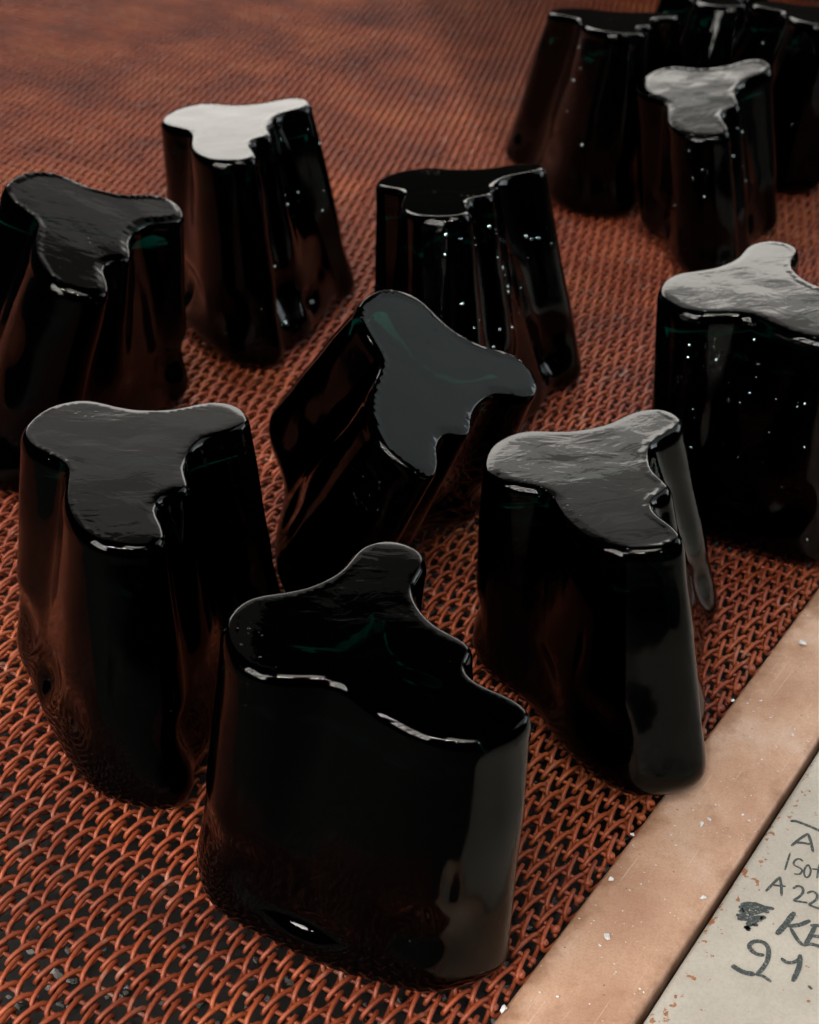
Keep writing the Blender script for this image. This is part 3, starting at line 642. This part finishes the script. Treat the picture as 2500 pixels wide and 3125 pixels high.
# ------------------------------------------------------------------ marker writing on the panel (strokes as flat ink ribbons)
def za(p): return (2150+.2029*p[0], 2420+.2029*p[1])
def zb(p): return (1950+.3188*p[0], 2750+.3188*p[1])
PZ = -.0035
pinv = (Matrix.Translation(bp(-.1509, .33)) @ Matrix.Rotation(AZ, 4, 'Z')).inverted()
def spline(P, sub=5):
    if len(P) < 3: return [P[0].lerp(P[-1], i/6) for i in range(7)]
    out = []
    for i in range(len(P)-1):
        a = P[i-1] if i else P[0]*2-P[1]; b_, c = P[i], P[i+1]; d = P[i+2] if i+2 < len(P) else P[-1]*2-P[-2]
        for k in range(sub):
            t = k/sub
            out.append(.5*((2*b_)+(c-a)*t+(2*a-5*b_+4*c-d)*t*t+(3*b_-a-3*c+d)*t**3))
    out.append(P[-1]); return out
lay = [0]
def stroke(pts, conv, wpx, soft=True):
    Q = [pinv @ on_plane(*conv(p), PZ) for p in pts]
    Q = spline(Q) if soft else [q for i in range(len(Q)-1) for q in [Q[i].lerp(Q[i+1], k/5) for k in range(5)]]+[Q[-1]]
    sc = (.2029 if conv is za else .3188)*wpx
    V = []; F = []; lay[0] += 1; z = PZ+.00022+lay[0]*.000006
    n = len(Q)
    for i, q in enumerate(Q):
        t = (Q[min(i+1, n-1)]-Q[max(0, i-1)]).normalized(); s = Vector((-t.y, t.x, 0))
        hw = sc*.000185/2*(1+.14*noise.noise(Vector((q.x*900, q.y*900, lay[0]))))
        e = min(i, n-1-i); hw *= (.55, .9)[e] if e < 2 else 1
        for sg in (1, -1): V.append((q.x+s.x*hw*sg, q.y+s.y*hw*sg, z))
    for i in range(n-1): F.append((2*i, 2*i+1, 2*i+3, 2*i+2))
    return V, F
def glyphs(label, strokes):
    V = []; F = []
    for st in strokes:
        v, f = stroke(*st); o_ = len(V); V += v; F += [tuple(i+o_ for i in q) for q in f]
    o = obj('marker_writing', V, F, INK, pan, smooth=False); o['label'] = label
glyphs('short black marker bar', [([(1290, 430), (1360, 425), (1450, 455), (1600, 512), (1725, 570), (1900, 640)], za, 50)])
glyphs('handwritten letter A', [([(1305, 800), (1440, 690), (1560, 612)], za, 46), ([(1560, 612), (1600, 740), (1635, 895)], za, 46, False), ([(1350, 748), (1480, 755), (1610, 780)], za, 44)])
glyphs('handwritten ISot', [([(1290, 905), (1250, 1030), (1210, 1165)], za, 30),
    ([(1482, 1035), (1440, 1000), (1390, 1000), (1345, 1040), (1350, 1090), (1420, 1125), (1468, 1165), (1445, 1215), (1400, 1228), (1345, 1218)], za, 30),
    ([(1565, 1080), (1520, 1120), (1498, 1190), (1510, 1255), (1545, 1275), (1585, 1235), (1597, 1160), (1565, 1080)], za, 30),
    ([(1615, 1145), (1725, 1160), (1790, 1180)], za, 30), ([(1735, 1060), (1710, 1180), (1690, 1290)], za, 30)])
glyphs('handwritten A 22', [([(920, 1485), (1030, 1370), (1135, 1265)], za, 40), ([(1135, 1265), (1155, 1400), (1160, 1555)], za, 40, False), ([(1010, 1385), (1110, 1400), (1225, 1410)], za, 36),
    ([(1330, 1445), (1400, 1405), (1470, 1430), (1480, 1500), (1420, 1570), (1335, 1625)], za, 40), ([(1335, 1625), (1440, 1640), (1550, 1658)], za, 38),
    ([(1540, 1515), (1620, 1488), (1690, 1530), (1685, 1600), (1620, 1655), (1565, 1685)], za, 38), ([(1565, 1685), (1640, 1718), (1790, 1765)], za, 38)])
glyphs('handwritten KE', [([(1490, 110), (1400, 230), (1318, 322)], zb, 52), ([(1420, 245), (1540, 230), (1640, 188)], zb, 44), ([(1450, 260), (1515, 370), (1570, 430)], zb, 36),
    ([(1690, 232), (1640, 340), (1585, 432)], zb, 42), ([(1640, 238), (1740, 240), (1840, 262)], zb, 36), ([(1625, 330), (1725, 345), (1800, 360)], zb, 36), ([(1570, 430), (1640, 415), (1760, 448), (1840, 470)], zb, 36)])
glyphs('handwritten number 27', [([(1200, 522), (1130, 512), (1070, 470), (1058, 425), (1110, 390), (1190, 400), (1238, 460), (1232, 560), (1190, 640), (1130, 705)], zb, 40),
    ([(890, 618), (950, 660), (1020, 690), (1110, 705)], zb, 50), ([(1110, 705), (1190, 725), (1265, 778)], zb, 30),
    ([(1360, 548), (1410, 590), (1480, 590), (1530, 560), (1545, 515)], zb, 34), ([(1545, 530), (1530, 640), (1470, 775)], zb, 44)])
glyphs('small black tick', [([(1620, 812), (1655, 850)], zb, 24)])
sc_ = []
rs = random.Random(3)
blob = [((960, 60), (1280, 80)), ((945, 110), (1240, 110)), ((935, 150), (1215, 150)), ((930, 180), (1180, 185)), ((1020, 215), (1120, 220)), ((1010, 255), (1060, 262)), ((980, 35), (1240, 55)), ((1090, 225), (1215, 140)), ((960, 195), (1050, 25)), ((1040, 235), (1120, 30)), ((1000, 190), (1000, 50))]
for a, b_ in blob:
    p = [(a[0]+(b_[0]-a[0])*i/5+rs.uniform(-14, 14), a[1]+(b_[1]-a[1])*i/5+rs.uniform(-14, 14)) for i in range(6)]
    sc_.append((p, zb, 40))
glyphs('scribbled out black marker patch', sc_)

# ------------------------------------------------------------------ chips of broken glass
def chip_verts(r, seed, flat=.45):
    rn = random.Random(seed); bm = bmesh.new()
    for i in range(11):
        a, b_ = rn.uniform(0, 6.283), rn.uniform(-1, 1); q = math.sqrt(1-b_*b_)
        bm.verts.new((r*q*math.cos(a)*rn.uniform(.6, 1.1), r*q*math.sin(a)*rn.uniform(.5, .9), r*b_*flat))
    bmesh.ops.convex_hull(bm, input=bm.verts)
    for v in [v for v in bm.verts if not v.link_faces]: bm.verts.remove(v)
    lo = min(v.co.z for v in bm.verts)
    bm.verts.index_update()
    V = [Vector((v.co.x, v.co.y, v.co.z-lo)) for v in bm.verts]; F = [tuple(v.index for v in f.verts) for f in bm.faces]
    bm.free(); return V, F
LZ = -.0038
def chip(px, py, r, seed, label):
    V, F = chip_verts(r*.85, seed)
    o = obj('glass_chip', V, F, CHIP, smooth=False); o.location = on_plane(px, py, LZ); o.rotation_euler = (0, 0, seed*1.3)
    tag(o, label, 'glass chip', 'white chips of broken glass on the ledge')
chip(2141, 2520, .0030, 1, 'largest jagged white glass chip lying in the middle of the beige ledge')
chip(2163, 2504, .0021, 2, 'small white glass chip touching the largest jagged one on the ledge')
chip(1865, 2686, .0024, 3, 'white glass chip on the ledge just right of the belt edge beside a brown spot')
chip(1851, 2861, .0030, 4, 'three-cornered white glass chip lying alone on the lower half of the beige ledge')
chip(2145, 2743, .0028, 5, 'tall narrow white glass chip near the black gap on the lower ledge')
chip(2447, 1968, .0046, 6, 'rounded clear glass chip on the ledge near the right edge of the picture')
chip(2285, 2505, .0016, 7, 'tiny white glass chip beside the black gap in front of the marker bar')
chip(1536, 3083, .0032, 8, 'white glass chip lying against the belt edge at the bottom of the picture')
chip(1929, 2549, .0020, 9, 'small white glass chip against the belt edge in front of the ledge vase')
chip(2237, 2140, .0022, 10, 'pair-like white glass chip at the belt edge right of the ledge vase')
chip(2420, 2245, .0018, 11, 'small pale glass chip on the upper ledge short of the black gap')
rn = random.Random(12)
V = []; F = []
for i in range(230):
    t = -.2070+.0515*rn.random(); l = .36+.62*rn.random()
    v, f = chip_verts(rn.choice((.0003, .0004, .0005, .0005, .0007, .0010)), 100+i % 40); o_ = len(V); q = bp(t, l, LZ)
    V += [x+q for x in v]; F += [tuple(j+o_ for j in y) for y in f]
cr = obj('glass_crumbs', V, F, CHIP, smooth=False); tag(cr, 'fine white crumbs of glass strewn along the beige ledge', kind='stuff')
V = []; F = []
for i in range(1500):
    # broken glass fallen through the belt, heaped under its near left corner
    t = rn.gauss(-.40, .05); l = rn.gauss(.235, .06)
    if rn.random() < .12: t, l = rn.uniform(-.36, -.215), rn.uniform(.25, .7)
    h_ = .034*math.exp(-((t+.40)**2+(l-.235)**2)/.006)
    v, f = chip_verts(rn.uniform(.0012, .0042), 200+i % 60, .7); o_ = len(V); q = bp(t, l, -.0698+h_*rn.random())
    V += [x+q for x in v]; F += [tuple(j+o_ for j in y) for y in f]
cu = obj('broken_glass', V, F, CULLET, smooth=False); tag(cu, 'grey broken glass lying under the wire belt', kind='stuff')
